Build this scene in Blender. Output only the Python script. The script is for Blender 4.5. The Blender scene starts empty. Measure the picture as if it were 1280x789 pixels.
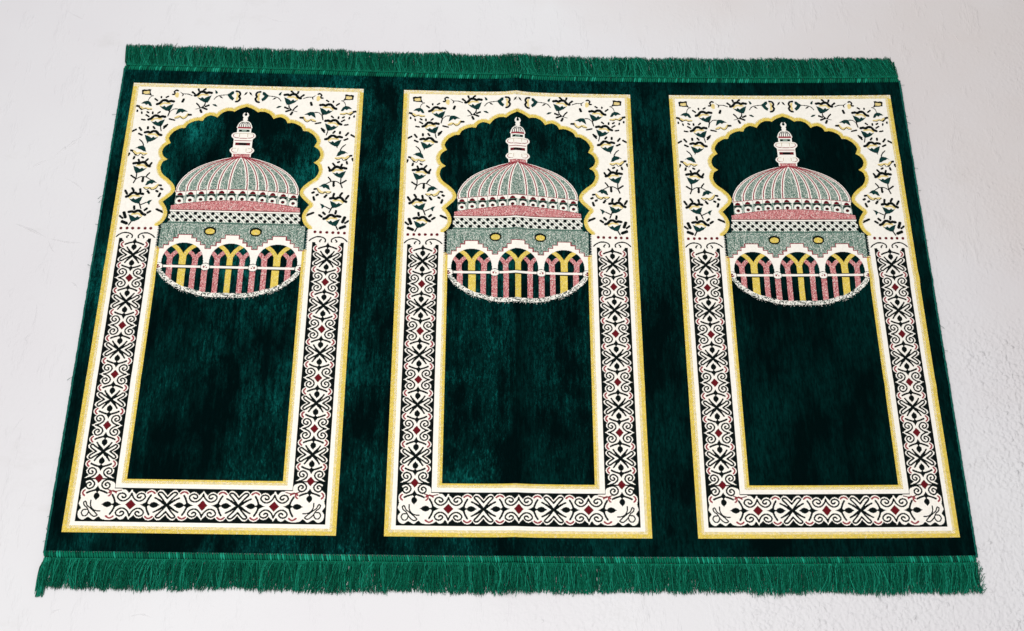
import bpy, math, random
import numpy as np

random.seed(11)
rng = np.random.default_rng(11)
scene = bpy.context.scene
col_root = scene.collection

# ------------------------------------------------------------------ helpers
def mat_new(name):
    m = bpy.data.materials.new(name)
    m.use_nodes = True
    nt = m.node_tree
    return m, nt, nt.nodes['Principled BSDF'], nt.nodes['Material Output']

def nd(nt, kind, **kw):
    n = nt.nodes.new(kind)
    for k, v in kw.items():
        setattr(n, k, v)
    return n

def math_node(nt, op, a, b=None, clamp=False):
    n = nd(nt, 'ShaderNodeMath', operation=op)
    n.use_clamp = clamp
    for i, v in enumerate((a, b)):
        if v is None:
            continue
        if isinstance(v, (int, float)):
            n.inputs[i].default_value = v
        else:
            nt.links.new(v, n.inputs[i])
    return n.outputs[0]

def noise(nt, vec, scale, detail=3, rough=0.55, sx=1, sy=1, off=0.0):
    mp = nd(nt, 'ShaderNodeMapping')
    mp.inputs['Scale'].default_value = (sx, sy, 1)
    mp.inputs['Location'].default_value = (off, off * 1.7, off * .3)
    nt.links.new(vec, mp.inputs['Vector'])
    n = nd(nt, 'ShaderNodeTexNoise')
    n.inputs['Scale'].default_value = scale
    n.inputs['Detail'].default_value = detail
    n.inputs['Roughness'].default_value = rough
    nt.links.new(mp.outputs[0], n.inputs['Vector'])
    return n

def ramp(nt, fac, p0, p1, c0=(0, 0, 0, 1), c1=(1, 1, 1, 1)):
    r = nd(nt, 'ShaderNodeValToRGB')
    r.color_ramp.elements[0].position = p0
    r.color_ramp.elements[1].position = p1
    r.color_ramp.elements[0].color = c0
    r.color_ramp.elements[1].color = c1
    nt.links.new(fac, r.inputs[0])
    return r.outputs[0]

# ------------------------------------------------------------------ materials
def yarn(name, rgb, var=0.18, rough=0.85, grain=900, spec=0.15):
    """flat woven yarn: a little uneven dye and a fine knotted bump"""
    m, nt, b, out = mat_new(name)
    tc = nd(nt, 'ShaderNodeTexCoord')
    n = noise(nt, tc.outputs['Object'], 240, 4, 0.7)
    lo = tuple(c * (1 - var) for c in rgb) + (1,)
    hi = tuple(min(1, c * (1 + var)) for c in rgb) + (1,)
    c = ramp(nt, n.outputs[0], 0.3, 0.7, lo, hi)
    nt.links.new(c, b.inputs['Base Color'])
    b.inputs['Roughness'].default_value = rough
    b.inputs['Specular IOR Level'].default_value = spec
    n2 = noise(nt, tc.outputs['Object'], grain, 2, 0.6)
    bp = nd(nt, 'ShaderNodeBump')
    bp.inputs['Strength'].default_value = 0.35
    bp.inputs['Distance'].default_value = 0.0008
    nt.links.new(n2.outputs[0], bp.inputs['Height'])
    nt.links.new(bp.outputs[0], b.inputs['Normal'])
    return m

def velvet(name):
    """cut green pile: the nap leans a different way from patch to patch, so its gloss does too"""
    m, nt, b, out = mat_new(name)
    tc = nd(nt, 'ShaderNodeTexCoord')
    geo = nd(nt, 'ShaderNodeNewGeometry')
    O = tc.outputs['Object']
    patch = noise(nt, O, 4.2, 5, 0.6, off=3.1)
    patch2 = noise(nt, O, 7, 6, 0.62, sx=1.5, sy=0.7, off=7.7)
    streak = noise(nt, O, 95, 3, 0.65, sx=1.0, sy=0.07)
    fine = noise(nt, O, 420, 2, 0.7, sx=1, sy=0.3)
    # lean towards / away from the far end of the rug, and sideways
    a = math_node(nt, 'SUBTRACT', patch.outputs[0], 0.5)
    a = math_node(nt, 'MULTIPLY', a, NAP_A)
    s = math_node(nt, 'MULTIPLY', math_node(nt, 'SUBTRACT', streak.outputs[0], 0.5), NAP_S)
    f = math_node(nt, 'MULTIPLY', math_node(nt, 'SUBTRACT', fine.outputs[0], 0.5), NAP_F)
    ty = math_node(nt, 'ADD', math_node(nt, 'ADD', a, s), math_node(nt, 'ADD', f, NAP_BIAS))
    tx = math_node(nt, 'MULTIPLY', math_node(nt, 'SUBTRACT', patch2.outputs[0], 0.5), NAP_X)
    cv = nd(nt, 'ShaderNodeCombineXYZ')
    nt.links.new(tx, cv.inputs[0]); nt.links.new(ty, cv.inputs[1])
    add = nd(nt, 'ShaderNodeVectorMath', operation='ADD')
    nt.links.new(geo.outputs['Normal'], add.inputs[0]); nt.links.new(cv.outputs[0], add.inputs[1])
    nz = nd(nt, 'ShaderNodeVectorMath', operation='NORMALIZE')
    nt.links.new(add.outputs[0], nz.inputs[0])
    gl = nd(nt, 'ShaderNodeBsdfSheen')
    gl.distribution = 'MICROFIBER'
    gl.inputs['Color'].default_value = GLOSS + (1,)
    gl.inputs['Roughness'].default_value = GLOSS_R
    nt.links.new(nz.outputs[0], gl.inputs['Normal'])
    df = nd(nt, 'ShaderNodeBsdfDiffuse')
    # specks of pale lint caught in the pile
    vo = nd(nt, 'ShaderNodeTexVoronoi')
    vo.inputs['Scale'].default_value = 16
    nt.links.new(O, vo.inputs['Vector'])
    sp = nd(nt, 'ShaderNodeSeparateColor')
    nt.links.new(vo.outputs['Color'], sp.inputs[0])
    rad = math_node(nt, 'MULTIPLY', math_node(nt, 'POWER', sp.outputs[0], 9), 0.030)
    lint = math_node(nt, 'LESS_THAN', vo.outputs['Distance'], rad)
    mx = nd(nt, 'ShaderNodeMix', data_type='RGBA')
    nt.links.new(lint, mx.inputs[0])
    mx.inputs[6].default_value = PILE + (1,)
    mx.inputs[7].default_value = (0.25, 0.33, 0.3, 1)
    nt.links.new(mx.outputs[2], df.inputs['Color'])
    nt.links.new(nz.outputs[0], df.inputs['Normal'])
    ad = nd(nt, 'ShaderNodeAddShader')
    nt.links.new(df.outputs[0], ad.inputs[0]); nt.links.new(gl.outputs[0], ad.inputs[1])
    g2 = nd(nt, 'ShaderNodeBsdfGlossy')
    brushed = ramp(nt, math_node(nt, 'ADD', math_node(nt, 'MULTIPLY', patch2.outputs[0], .80), math_node(nt, 'MULTIPLY', streak.outputs[0], .20)), 0.42, 0.68,
                   (0.0001, 0.0010, 0.0010, 1), (0.0010, 0.0320, 0.0275, 1))
    nap = noise(nt, O, 260, 3, 0.75, sx=1, sy=0.22, off=12)
    tuft = ramp(nt, nap.outputs[0], 0.36, 0.66, (.25, .25, .25, 1), (1.7, 1.7, 1.7, 1))
    mul = nd(nt, 'ShaderNodeMix', data_type='RGBA', blend_type='MULTIPLY'); mul.inputs[0].default_value = 1.0
    nt.links.new(brushed, mul.inputs[6]); nt.links.new(tuft, mul.inputs[7])
    nt.links.new(mul.outputs[2], g2.inputs['Color'])
    g2.inputs['Roughness'].default_value = 0.34
    nt.links.new(nz.outputs[0], g2.inputs['Normal'])
    ad2 = nd(nt, 'ShaderNodeAddShader')
    nt.links.new(ad.outputs[0], ad2.inputs[0]); nt.links.new(g2.outputs[0], ad2.inputs[1])
    nt.links.new(ad2.outputs[0], out.inputs[0])
    nt.nodes.remove(b)
    return m

PILE = (0.0003, 0.0030, 0.0031)
GLOSS = (0.003, 0.08, 0.072)
GLOSS_R = 0.42
NAP_A, NAP_S, NAP_F, NAP_X, NAP_BIAS = 1.05, 0.5, 1.0, 0.5, 0.0

M_WHITE = yarn('cream yarn', (0.85, 0.80, 0.715), 0.07)
M_GOLD = yarn('gold yarn', (0.71, 0.53, 0.085), 0.15, 0.6, spec=0.3)
M_GOLDDK = yarn('old gold yarn', (0.30, 0.19, 0.03), 0.2, 0.6, spec=0.3)
M_INK = yarn('black green yarn', (0.0030, 0.0055, 0.0052), 0.2, spec=0.04)
M_VELVET = velvet('green velvet pile')
M_DKRED = yarn('dark red yarn', (0.115, 0.003, 0.007), 0.25)
M_RIB = yarn('rose red yarn', (0.27, 0.034, 0.045), 0.2)
M_PINK = yarn('pink yarn', (0.60, 0.25, 0.24), 0.2)
M_SAGE = yarn('sage yarn', (0.25, 0.325, 0.27), 0.25)
M_SAGEDK = yarn('dark sage yarn', (0.055, 0.12, 0.09), 0.25)
M_TEAL = yarn('dark teal yarn', (0.0025, 0.030, 0.027), 0.4, spec=0.1)
M_CREAM = yarn('pale gold yarn', (0.72, 0.56, 0.22), 0.2, 0.6, spec=0.3)
MATS = [M_WHITE, M_GOLD, M_GOLDDK, M_INK, M_VELVET, M_DKRED, M_RIB, M_PINK, M_SAGE, M_SAGEDK, M_CREAM, M_TEAL]
WHITE, GOLD, GOLDDK, INK, VELVET, DKRED, RIB, PINK, SAGE, SAGEDK, CREAM, TEAL = range(12)
# working codes that are broken up into yarns knot by knot further down
HATCH, PMIX, SMIX, WMIX, CMIX = 12, 13, 14, 15, 16

M_CORD = [yarn('fringe green', (0.001, 0.128, 0.070), 0.2, 0.7, spec=0.08),
          yarn('fringe light green', (0.010, 0.280, 0.175), 0.2, 0.7, spec=0.1),
          yarn('fringe deep green', (0.0006, 0.060, 0.034), 0.2, 0.7, spec=0.08)]
M_BIND = yarn('edge binding green', (0.003, 0.085, 0.064), 0.3, 0.7, spec=0.1)
M_BACK = yarn('rug backing', (0.003, 0.02, 0.017), 0.2)

# ------------------------------------------------------------------ how the rug lies (metres)
KX = (0.00058, 0.0005, -0.00045, 0.00033, -0.00206, 0.00241)
KY = (-0.00299, -0.00292, -0.00178, 0.00116, 0.0111, 0.00674, 0.00659, 0.00554)
TOP = 0.006                                     # height of the pile

def smooth1(x, seed, step):
    """smooth 1-D noise in -1..1"""
    g = np.random.default_rng(seed).uniform(-1, 1, 4096)
    t = np.asarray(x) / step + 2000
    i = np.floor(t).astype(int); f = t - i; f = f * f * (3 - 2 * f)
    return g[i % 4096] * (1 - f) + g[(i + 1) % 4096] * f

def folds(x, y):
    """soft folding creases left from how the rug was packed"""
    z = 0.0085 * np.exp(-np.abs(x + 0.006 + 0.004 * smooth1(y, 1, 0.25)) / 0.028)
    for k, (yc, amp, wid) in enumerate(((0.036, 0.0026, 0.012), (0.300, 0.0016, 0.016), (-0.185, 0.0018, 0.012), (0.175, 0.0012, 0.014))):
        m = 0.55 + 0.45 * smooth1(x, 20 + k, 0.22)
        z = z + amp * m * np.exp(-((y - yc - 0.006 * smooth1(x, 40 + k, 0.3)) / wid) ** 2)
    for k, (xc, amp, wid) in enumerate(((-0.415, 0.0014, 0.02), (0.415, 0.0014, 0.02))):
        m = 0.5 + 0.5 * smooth1(y, 60 + k, 0.25)
        z = z + amp * m * np.exp(-((x - xc) / wid) ** 2)
    return z

def lay(x, y, z):
    """rug plan -> where it lies on the floor: edges a little bowed, creases standing up"""
    x = np.asarray(x, float); y = np.asarray(y, float)
    dx = KX[0] + KX[1] * x + KX[2] * y + KX[3] * x * y + KX[4] * x * x + KX[5] * x * x * y
    dy = (KY[0] + KY[1] * x + KY[2] * y + KY[3] * x * y + KY[4] * x * x + KY[5] * x * x * y + KY[6] * x ** 3 + KY[7] * x ** 3 * y)
    zz = np.asarray(z, float)
    return np.stack([x + dx, y + dy, zz + folds(x, y) * np.clip(zz / TOP, 0, 1)], -1)

def mesh_obj(name, verts, faces4, mats, midx=None, parent=None, smooth=False):
    """quads given as an (n,4) index array"""
    me = bpy.data.meshes.new(name)
    verts = np.asarray(verts, np.float32); faces4 = np.asarray(faces4, np.int32)
    n = len(faces4)
    me.vertices.add(len(verts)); me.vertices.foreach_set('co', verts.ravel())
    me.loops.add(n * 4); me.loops.foreach_set('vertex_index', faces4.ravel())
    me.polygons.add(n)
    me.polygons.foreach_set('loop_start', np.arange(0, n * 4, 4, dtype=np.int32))
    for m in mats:
        me.materials.append(m)
    if midx is not None:
        me.polygons.foreach_set('material_index', np.asarray(midx, np.int32))
    me.polygons.foreach_set('use_smooth', np.full(n, smooth))
    me.update(calc_edges=True); me.validate()
    o = bpy.data.objects.new(name, me)
    col_root.objects.link(o)
    if parent:
        o.parent = parent
    return o

class Tubes:
    """many thin tubes collected into one mesh"""
    def __init__(self, sides=3):
        self.v = []; self.f = []; self.m = []; self.n = 0; self.sides = sides
    def add(self, pts, rad, mi=0):
        pts = np.asarray(pts, float); k = len(pts); S = self.sides
        t = np.gradient(pts, axis=0); t /= np.linalg.norm(t, axis=1)[:, None] + 1e-12
        up = np.array([0, 0, 1.0])
        s = np.cross(t, up); s /= np.linalg.norm(s, axis=1)[:, None] + 1e-12
        u = np.cross(s, t)
        rad = np.broadcast_to(np.asarray(rad, float), (k,))
        a = np.arange(S) * 2 * math.pi / S + math.pi / 2
        ring = pts[:, None] + rad[:, None, None] * (np.cos(a)[None, :, None] * s[:, None] + np.sin(a)[None, :, None] * u[:, None])
        self.v.append(ring.reshape(-1, 3))
        i = np.arange(k - 1)[:, None] * S; j = np.arange(S)[None]; j2 = (j + 1) % S
        f = np.stack([i + j, i + j2, i + S + j2, i + S + j], -1).reshape(-1, 4) + self.n
        self.f.append(f); self.m.append(np.full(len(f), mi)); self.n += k * S
    def build(self, name, mats, parent, smooth=True):
        return mesh_obj(name, np.concatenate(self.v), np.concatenate(self.f), mats, np.concatenate(self.m), parent, smooth)

# ------------------------------------------------------------------ the woven design of one prayer panel
# millimetres from the panel's top left corner, u to the right and v down; knots of 0.8 mm
PW, PH = 480.0, 933.0
NX, NY = 600, 1166
CU, CV = PW / NX, PH / NY
FRAME, SPANDREL, ARCH, NICHE, DOME, TOWER, DRUM, ARCADE, SCROLL, INNER = range(10)
color = np.full((NY, NX), WHITE, np.uint8)
part = np.full((NY, NX), FRAME, np.uint8)
UU, VV = np.meshgrid((np.arange(NX) + .5) * CU, (np.arange(NY) + .5) * CV)

def window(p, pad):
    a = np.asarray(p, float)
    x0 = max(0, int((a[:, 0].min() - pad) / CU) - 1); x1 = min(NX, int((a[:, 0].max() + pad) / CU) + 2)
    y0 = max(0, int((a[:, 1].min() - pad) / CV) - 1); y1 = min(NY, int((a[:, 1].max() + pad) / CV) + 2)
    return slice(y0, y1), slice(x0, x1)

def put(sl, mask, pt, co, only):
    if only is not None:
        mask = mask & (part[sl] == only)
    color[sl][mask] = co
    if pt is not None:
        part[sl][mask] = pt

def catmull(p, closed=False, n=8):
    p = np.asarray(p, float)
    if len(p) < 3 and not closed:
        return p
    if closed:
        q = np.vstack([p[-1], p, p[0], p[1]])
    else:
        q = np.vstack([2 * p[0] - p[1], p, 2 * p[-1] - p[-2]])
    t = np.linspace(0, 1, n, endpoint=False)[:, None]
    o = []
    for i in range(1, len(q) - 2):
        a, b, c, d = q[i - 1], q[i], q[i + 1], q[i + 2]
        o.append(0.5 * (2 * b + (c - a) * t + (2 * a - 5 * b + 4 * c - d) * t ** 2 + (3 * b - a - 3 * c + d) * t ** 3))
    if not closed:
        o.append(p[-1:])
    return np.vstack(o)

def inside(p, X, Y):
    m = np.zeros(X.shape, bool)
    n = len(p)
    for i in range(n):
        (x0, y0), (x1, y1) = p[i], p[(i + 1) % n]
        if y0 == y1:
            continue
        c = ((y0 > Y) != (y1 > Y)) & (X < (x1 - x0) * (Y - y0) / (y1 - y0) + x0)
        m ^= c
    return m

def poly(pt, co, p, only=None):
    sl = window(p, 0)
    put(sl, inside(p, UU[sl], VV[sl]), pt, co, only)

def blob(pt, co, p, only=None):
    poly(pt, co, catmull(p, True), only)

def rect(pt, co, u0, v0, u1, v1, only=None):
    m = (UU >= u0) & (UU < u1) & (VV >= v0) & (VV < v1)
    if only is not None:
        m &= part == only
    color[m] = co
    if pt is not None:
        part[m] = pt

def line(pt, co, w, p, only=None):
    p = np.asarray(p, float); r = max(w / 2, 0.42)
    sl = window(p, r); X, Y = UU[sl], VV[sl]
    m = np.zeros(X.shape, bool)
    for (x0, y0), (x1, y1) in zip(p[:-1], p[1:]):
        dx, dy = x1 - x0, y1 - y0
        t = np.clip(((X - x0) * dx + (Y - y0) * dy) / (dx * dx + dy * dy + 1e-9), 0, 1)
        m |= (X - x0 - t * dx) ** 2 + (Y - y0 - t * dy) ** 2 <= r * r
    put(sl, m, pt, co, only)

def curve(pt, co, w, p, only=None):
    line(pt, co, w, catmull(p), only)

def ell(pt, co, c, r, only=None):
    p = np.array([(c[0] - r[0], c[1] - r[1]), (c[0] + r[0], c[1] + r[1])])
    sl = window(p, 1)
    put(sl, ((UU[sl] - c[0]) / r[0]) ** 2 + ((VV[sl] - c[1]) / r[1]) ** 2 <= 1, pt, co, only)

# -- frame: gold outline, cream margin
edge = np.minimum(np.minimum(UU, PW - UU), np.minimum(VV + 3, PH - VV))
color[edge < 12.2] = HATCH
color[edge < 7.2] = GOLD
# -- cream spandrel round the arch
m = (edge >= 12.2) & (VV < 358)
part[m] = SPANDREL
# -- gold inner border, niche below the arch
rect(INNER, GOLD, 92, 375, PW - 92, 845)
rect(INNER, HATCH, 92, 375, 96, 845)
rect(INNER, HATCH, 92, 840.5, PW - 92, 845)
rect(NICHE, VELVET, 101, 360, PW - 101, 836.7)
# -- scalloped arch
LOBES = [
 [(240, 51.4), (236, 52.8), (229.1, 55.4), (222, 59.5), (216.2, 64.2)], [(216.2, 64.2), (208.7, 62.2), (200.6, 62.8), (190.1, 68.5), (182.1, 79.1)],
 [(182.1, 79.1), (174.1, 75.5), (166, 74.9), (157.3, 80), (152.5, 88.5)], [(152.5, 88.5), (143, 87.5), (133.8, 90.3), (123.8, 96.7), (118.9, 105.9)],
 [(118.9, 105.9), (108.1, 107.7), (95.5, 117.2), (89, 130.3), (93.6, 142.6)], [(93.6, 142.6), (84, 150.4), (79.5, 162.3), (82.9, 173.2), (92.1, 180.7)],
 [(92.1, 180.7), (83.3, 187.3), (80.3, 198.6), (82.5, 207.8), (88.4, 216.8), (100.6, 226.8), (110.9, 237.8), (115.4, 249.5), (111.7, 259.1), (102.6, 269.2), (94.1, 277.3)],
 [(94.1, 277.3), (101.2, 287.5), (106, 299), (106.2, 308), (102.9, 317.9), (97.3, 325.7), (91.9, 330.3)]]
arch = np.vstack([catmull(l) for l in LOBES])
line(ARCH, HATCH, 16.6, arch)
line(ARCH, GOLD, 12.6, arch)
rect(SPANDREL, WHITE, 60, 331.5, 101, 358)
rect(FRAME, WHITE, 60, 358, 92, 375)
poly(NICHE, VELVET, np.vstack([arch, [(91.9, 376), (240, 376)]]))
for k in range(12):                               # toothed edge of the cream column beside the drum
    poly(SPANDREL if k < 7 else FRAME, WHITE, [(91, 332 + k * 3.6), (95.2, 333.8 + k * 3.6), (91, 335.6 + k * 3.6)])

# -- scroll border: black ground, cream scrolls outlined in black, red lozenges
rect(SCROLL, INK, 20, 359.4, 82.8, 913.4)
rect(SCROLL, INK, 20, 852.6, 240, 913.4)
SIL = [(0, 0), (238, 0), (210, 10), (178, 34), (158, 48), (182, 60), (204, 80), (213, 106), (206, 128), (180, 148), (206, 158), (234, 184), (243, 212), (230, 244), (190, 270),
       (224, 286), (240, 306), (230, 336), (196, 364), (150, 390), (0, 390)]
BLACKS = [  # width, points; right hand quarter measured from the lozenge (0,0) to the cross (0,390)
    (14, [(178, 0), (140, 10), (95, 32), (64, 62), (57, 95), (78, 130), (122, 150), (160, 138), (178, 108), (168, 78), (136, 62), (112, 72), (108, 92), (126, 104)]),
    (17, [(8, 165), (40, 172), (80, 183), (118, 196), (150, 210)]),
    (20, [(0, 386), (30, 352), (60, 325), (78, 305)]), (15, [(72, 312), (92, 286), (112, 258)]),
    (15, [(14, 384), (70, 352), (130, 316), (168, 289), (193, 292), (203, 312), (186, 337), (148, 363), (104, 390)])]
REDS = [(15, [(182, 250), (202, 232), (212, 209), (202, 187), (186, 172)])]
ANCHOR = [(0, 100), (14, 128), (40, 160), (60, 176), (20, 186), (0, 214), ]
def unit(T, upto=390, lozenge=True, frm=0, sil=True):
    """one quarter and its mirror images through the mapping T(dx, dy)"""
    for sx in (-1, 1):
        f = lambda pts: [T(sx * a, b) for a, b in pts]
        if sil:
            blob_pts = [q for q in SIL if q[1] <= upto] + ([] if upto >= 390 else [(0, upto)])
            poly(SCROLL, WHITE, f(blob_pts), SCROLL)
        for w, q in BLACKS:
            if max(b for a, b in q) <= upto and min(b for a, b in q) >= frm:
                curve(SCROLL, INK, w * 0.205, f(q), SCROLL)
        for w, q in REDS:
            curve(SCROLL, RIB, w * 0.20, f(q), SCROLL)
        poly(SCROLL, INK, f(ANCHOR), SCROLL)
    c = T(0, 252); e = T(44, 252 + 46); r = (abs(e[0] - c[0]), abs(e[1] - c[1]))
    ell(SCROLL, INK, c, r, SCROLL)
    poly(SCROLL, INK, [T(-36, 275), T(0, 316), T(36, 275)], SCROLL)
    poly(SCROLL, INK, [T(-36, 230), T(0, 196), T(36, 230)], SCROLL)
def lozenge(c, a, b):
    poly(SCROLL, DKRED, [(c[0] - a, c[1]), (c[0], c[1] - b), (c[0] + a, c[1]), (c[0], c[1] + b)], SCROLL)
CXB, HWB = 51.4, 31.4
for k in range(5):
    v0 = 444.5 + 98 * k
    unit(lambda a, b, v0=v0: (CXB + a * HWB / 267, v0 - b * 49 / 390))
    if k < 4:
        unit(lambda a, b, v0=v0: (CXB + a * HWB / 267, v0 + b * 49 / 390))
unit(lambda a, b: (CXB + a * HWB / 267, 346.5 + b * 49 / 390), frm=150)
rect(SPANDREL, WHITE, 20, 340, 83, 358)
rect(SPANDREL, WHITE, 18, 358, 84, 359.4)
# corner: the vertical run ends in a bud, a curled sprig fills the corner
v0 = 444.5 + 98 * 4
blob(SCROLL, WHITE, [(51, 838), (76, 842), (84, 850), (98, 858), (102, 882), (92, 905), (79, 910.6), (66, 909), (60, 905), (52, 910.5), (42, 906), (33, 911), (25, 906), (23, 897), (27, 890), (22.5, 882), (24.5, 873), (23, 864), (25, 857), (32, 850), (30, 842)], SCROLL)
unit(lambda a, b: (CXB + a * HWB / 267, v0 + b * 49 / 390), upto=255, sil=False)
CVB, HHB = 883.0, 30.4
blob(SCROLL, WHITE, [(113.2, 856), (108, 862), (103, 857), (96, 856.5), (90, 862), (88, 870), (78, 883), (88, 896), (90, 903), (96, 909), (103, 908.5), (108, 903), (113.2, 909.5), (116, 900), (118, 883), (116, 866)], SCROLL)
for uc in (113.2, 240.0):
    for s in (-1, 1):
        last = (uc < 200 and s < 0)
        unit(lambda a, b, s=s, uc=uc: (uc + s * b * 63.4 / 390, CVB + a * HHB / 267), upto=255 if last else 390, sil=not last)
for k in range(5):
    lozenge((CXB, 444.5 + 98 * k), 7.8, 8.9)
for uc in (113.2, 240.0):
    lozenge((uc, CVB), 9.0, 9.4)
for q in ([(30.5, 880), (34, 878.3), (37.3, 885), (44.8, 890.8), (55.4, 899.8), (57, 903), (51.2, 904.4), (43.7, 898.7), (37.5, 889.4), (32.2, 885.1), (30.5, 880)],
          [(42.8, 876.2), (43.9, 886.4), (50.8, 893.6), (61.1, 895)],
          [(37, 892.5), (31.5, 893.5), (29.5, 899), (33.5, 904), (39, 902.8), (41.5, 897.5)]):
    curve(SCROLL, INK, 2.3, q, SCROLL)
line(SCROLL, DKRED, 1.8, [(70, 856.6), (82, 860.5), (93.7, 857.4)], SCROLL)
rect(SCROLL, INK, 20, 359.4, 21.4, 913.4, SCROLL); rect(SCROLL, INK, 81.6, 359.4, 82.8, 852.6, SCROLL)
rect(SCROLL, INK, 20, 912, 240, 913.4, SCROLL); rect(SCROLL, INK, 81.6, 852.6, 240, 854.2, SCROLL)

# -- flowers of the spandrel (mm)
curve(SPANDREL, CREAM, 3.9, [(61.6, 53.0), (67.4, 48.2), (74.0, 48.1), (81.3, 48.8)], only=SPANDREL)
curve(SPANDREL, INK, 6.0, [(54.7, 50.7), (59.7, 48.4), (65.4, 41.6), (72.1, 41.0), (77.0, 44.0), (82.0, 42.4), (87.9, 43.3)], only=SPANDREL)
poly(SPANDREL, TEAL, [(60.4, 55.2), (66.9, 56.6), (69.7, 53.5), (74.1, 57.3), (79.6, 52.8), (88.6, 49.1), (85.7, 59.9), (82.3, 67.3), (74.5, 65.9), (66.7, 61.9)], only=SPANDREL)
curve(SPANDREL, CREAM, 3.9, [(48.8, 90.4), (54.5, 85.7), (61.1, 85.6), (68.3, 86.3)], only=SPANDREL)
curve(SPANDREL, INK, 6.0, [(41.9, 88.2), (46.8, 85.9), (52.5, 79.2), (59.1, 78.7), (64.0, 81.6), (69.0, 80.0), (74.9, 80.9)], only=SPANDREL)
poly(SPANDREL, TEAL, [(47.6, 92.6), (54.0, 94.0), (56.8, 90.9), (61.2, 94.7), (66.6, 90.3), (75.6, 86.6), (72.7, 97.3), (69.3, 104.5), (61.6, 103.2), (53.8, 99.2)], only=SPANDREL)
curve(SPANDREL, CREAM, 3.9, [(65.4, 127.1), (59.4, 122.8), (52.9, 122.9), (45.8, 123.9)], only=SPANDREL)
curve(SPANDREL, INK, 6.0, [(72.1, 124.6), (67.0, 122.6), (61.0, 116.3), (54.4, 116.0), (49.7, 119.1), (44.7, 117.7), (38.9, 118.9)], only=SPANDREL)
poly(SPANDREL, TEAL, [(66.7, 129.3), (60.4, 130.9), (57.5, 128.0), (53.3, 131.9), (47.7, 127.7), (38.6, 124.5), (42.1, 134.9), (45.9, 141.9), (53.4, 140.3), (60.9, 136.0)], only=SPANDREL)
curve(SPANDREL, CREAM, 3.9, [(51.9, 200.1), (46.0, 195.8), (39.5, 196.0), (32.5, 196.9)], only=SPANDREL)
curve(SPANDREL, INK, 6.0, [(58.4, 197.7), (53.5, 195.7), (47.5, 189.5), (41.0, 189.2), (36.4, 192.2), (31.5, 190.9), (25.7, 192.0)], only=SPANDREL)
poly(SPANDREL, TEAL, [(53.2, 202.2), (46.9, 203.8), (44.0, 200.9), (40.0, 204.7), (34.4, 200.7), (25.4, 197.5), (28.9, 207.7), (32.6, 214.5), (40.1, 212.9), (47.4, 208.7)], only=SPANDREL)
curve(SPANDREL, CREAM, 3.9, [(27.8, 270.1), (33.4, 265.7), (39.7, 265.6), (46.7, 266.3)], only=SPANDREL)
curve(SPANDREL, INK, 6.0, [(21.2, 268.0), (25.9, 265.8), (31.4, 259.6), (37.8, 259.1), (42.5, 261.8), (47.3, 260.3), (53.1, 261.2)], only=SPANDREL)
poly(SPANDREL, TEAL, [(26.7, 272.2), (32.9, 273.5), (35.6, 270.6), (39.9, 274.1), (45.1, 270.0), (53.7, 266.5), (51.0, 276.6), (47.7, 283.3), (40.3, 282.1), (32.8, 278.3)], only=SPANDREL)
curve(SPANDREL, CREAM, 3.9, [(56.8, 309.8), (51.1, 305.7), (44.7, 305.8), (37.9, 306.8)], only=SPANDREL)
curve(SPANDREL, INK, 6.0, [(63.3, 307.5), (58.4, 305.6), (52.6, 299.6), (46.2, 299.4), (41.7, 302.3), (36.8, 301.0), (31.2, 302.1)], only=SPANDREL)
poly(SPANDREL, TEAL, [(58.1, 311.8), (52.0, 313.3), (49.2, 310.6), (45.2, 314.3), (39.7, 310.4), (30.9, 307.3), (34.3, 317.1), (38.0, 323.6), (45.3, 322.1), (52.5, 318.1)], only=SPANDREL)
curve(SPANDREL, CREAM, 3.9, [(137.3, 29.9), (143.2, 25.1), (149.9, 24.9), (157.1, 25.6)], only=SPANDREL)
curve(SPANDREL, INK, 6.0, [(130.4, 27.6), (135.4, 25.3), (141.3, 18.4), (148.0, 17.8), (152.9, 20.8), (158.0, 19.1), (163.9, 20.1)], only=SPANDREL)
poly(SPANDREL, TEAL, [(136.1, 32.1), (142.6, 33.5), (145.5, 30.4), (149.8, 34.3), (155.4, 29.7), (164.6, 25.9), (161.4, 36.9), (157.9, 44.3), (150.1, 42.9), (142.3, 38.9)], only=SPANDREL)
line(SPANDREL, INK, 3.8, [(61.3, 32.5), (61.6, 34.8)], only=SPANDREL)
line(SPANDREL, INK, 3.8, [(71.7, 33.8), (75.5, 31.0)], only=SPANDREL)
line(SPANDREL, INK, 3.8, [(49.2, 38.1), (54.5, 42.0)], only=SPANDREL)
line(SPANDREL, INK, 3.8, [(48.3, 70.3), (48.7, 74.0)], only=SPANDREL)
line(SPANDREL, INK, 3.8, [(59.3, 72.3), (63.0, 69.2)], only=SPANDREL)
line(SPANDREL, INK, 3.8, [(35.7, 77.3), (41.6, 81.1)], only=SPANDREL)
line(SPANDREL, INK, 3.8, [(28.4, 88.5), (34.9, 89.6)], only=SPANDREL)
line(SPANDREL, INK, 3.8, [(16.1, 66.9), (16.5, 69.2)], only=SPANDREL)
line(SPANDREL, INK, 3.8, [(25.6, 70.8), (26.5, 73.8)], only=SPANDREL)
line(SPANDREL, INK, 3.8, [(36.7, 69.8), (40.0, 72.0)], only=SPANDREL)
line(SPANDREL, INK, 3.8, [(84.6, 85.8), (94.9, 88.2)], only=SPANDREL)
line(SPANDREL, INK, 3.8, [(107.9, 36.7), (105.5, 43.9)], only=SPANDREL)
line(SPANDREL, INK, 3.8, [(75.5, 103.7), (81.8, 99.1)], only=SPANDREL)
line(SPANDREL, INK, 5.3, [(108.0, 37.5), (106.1, 43.2)], only=SPANDREL)
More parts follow.
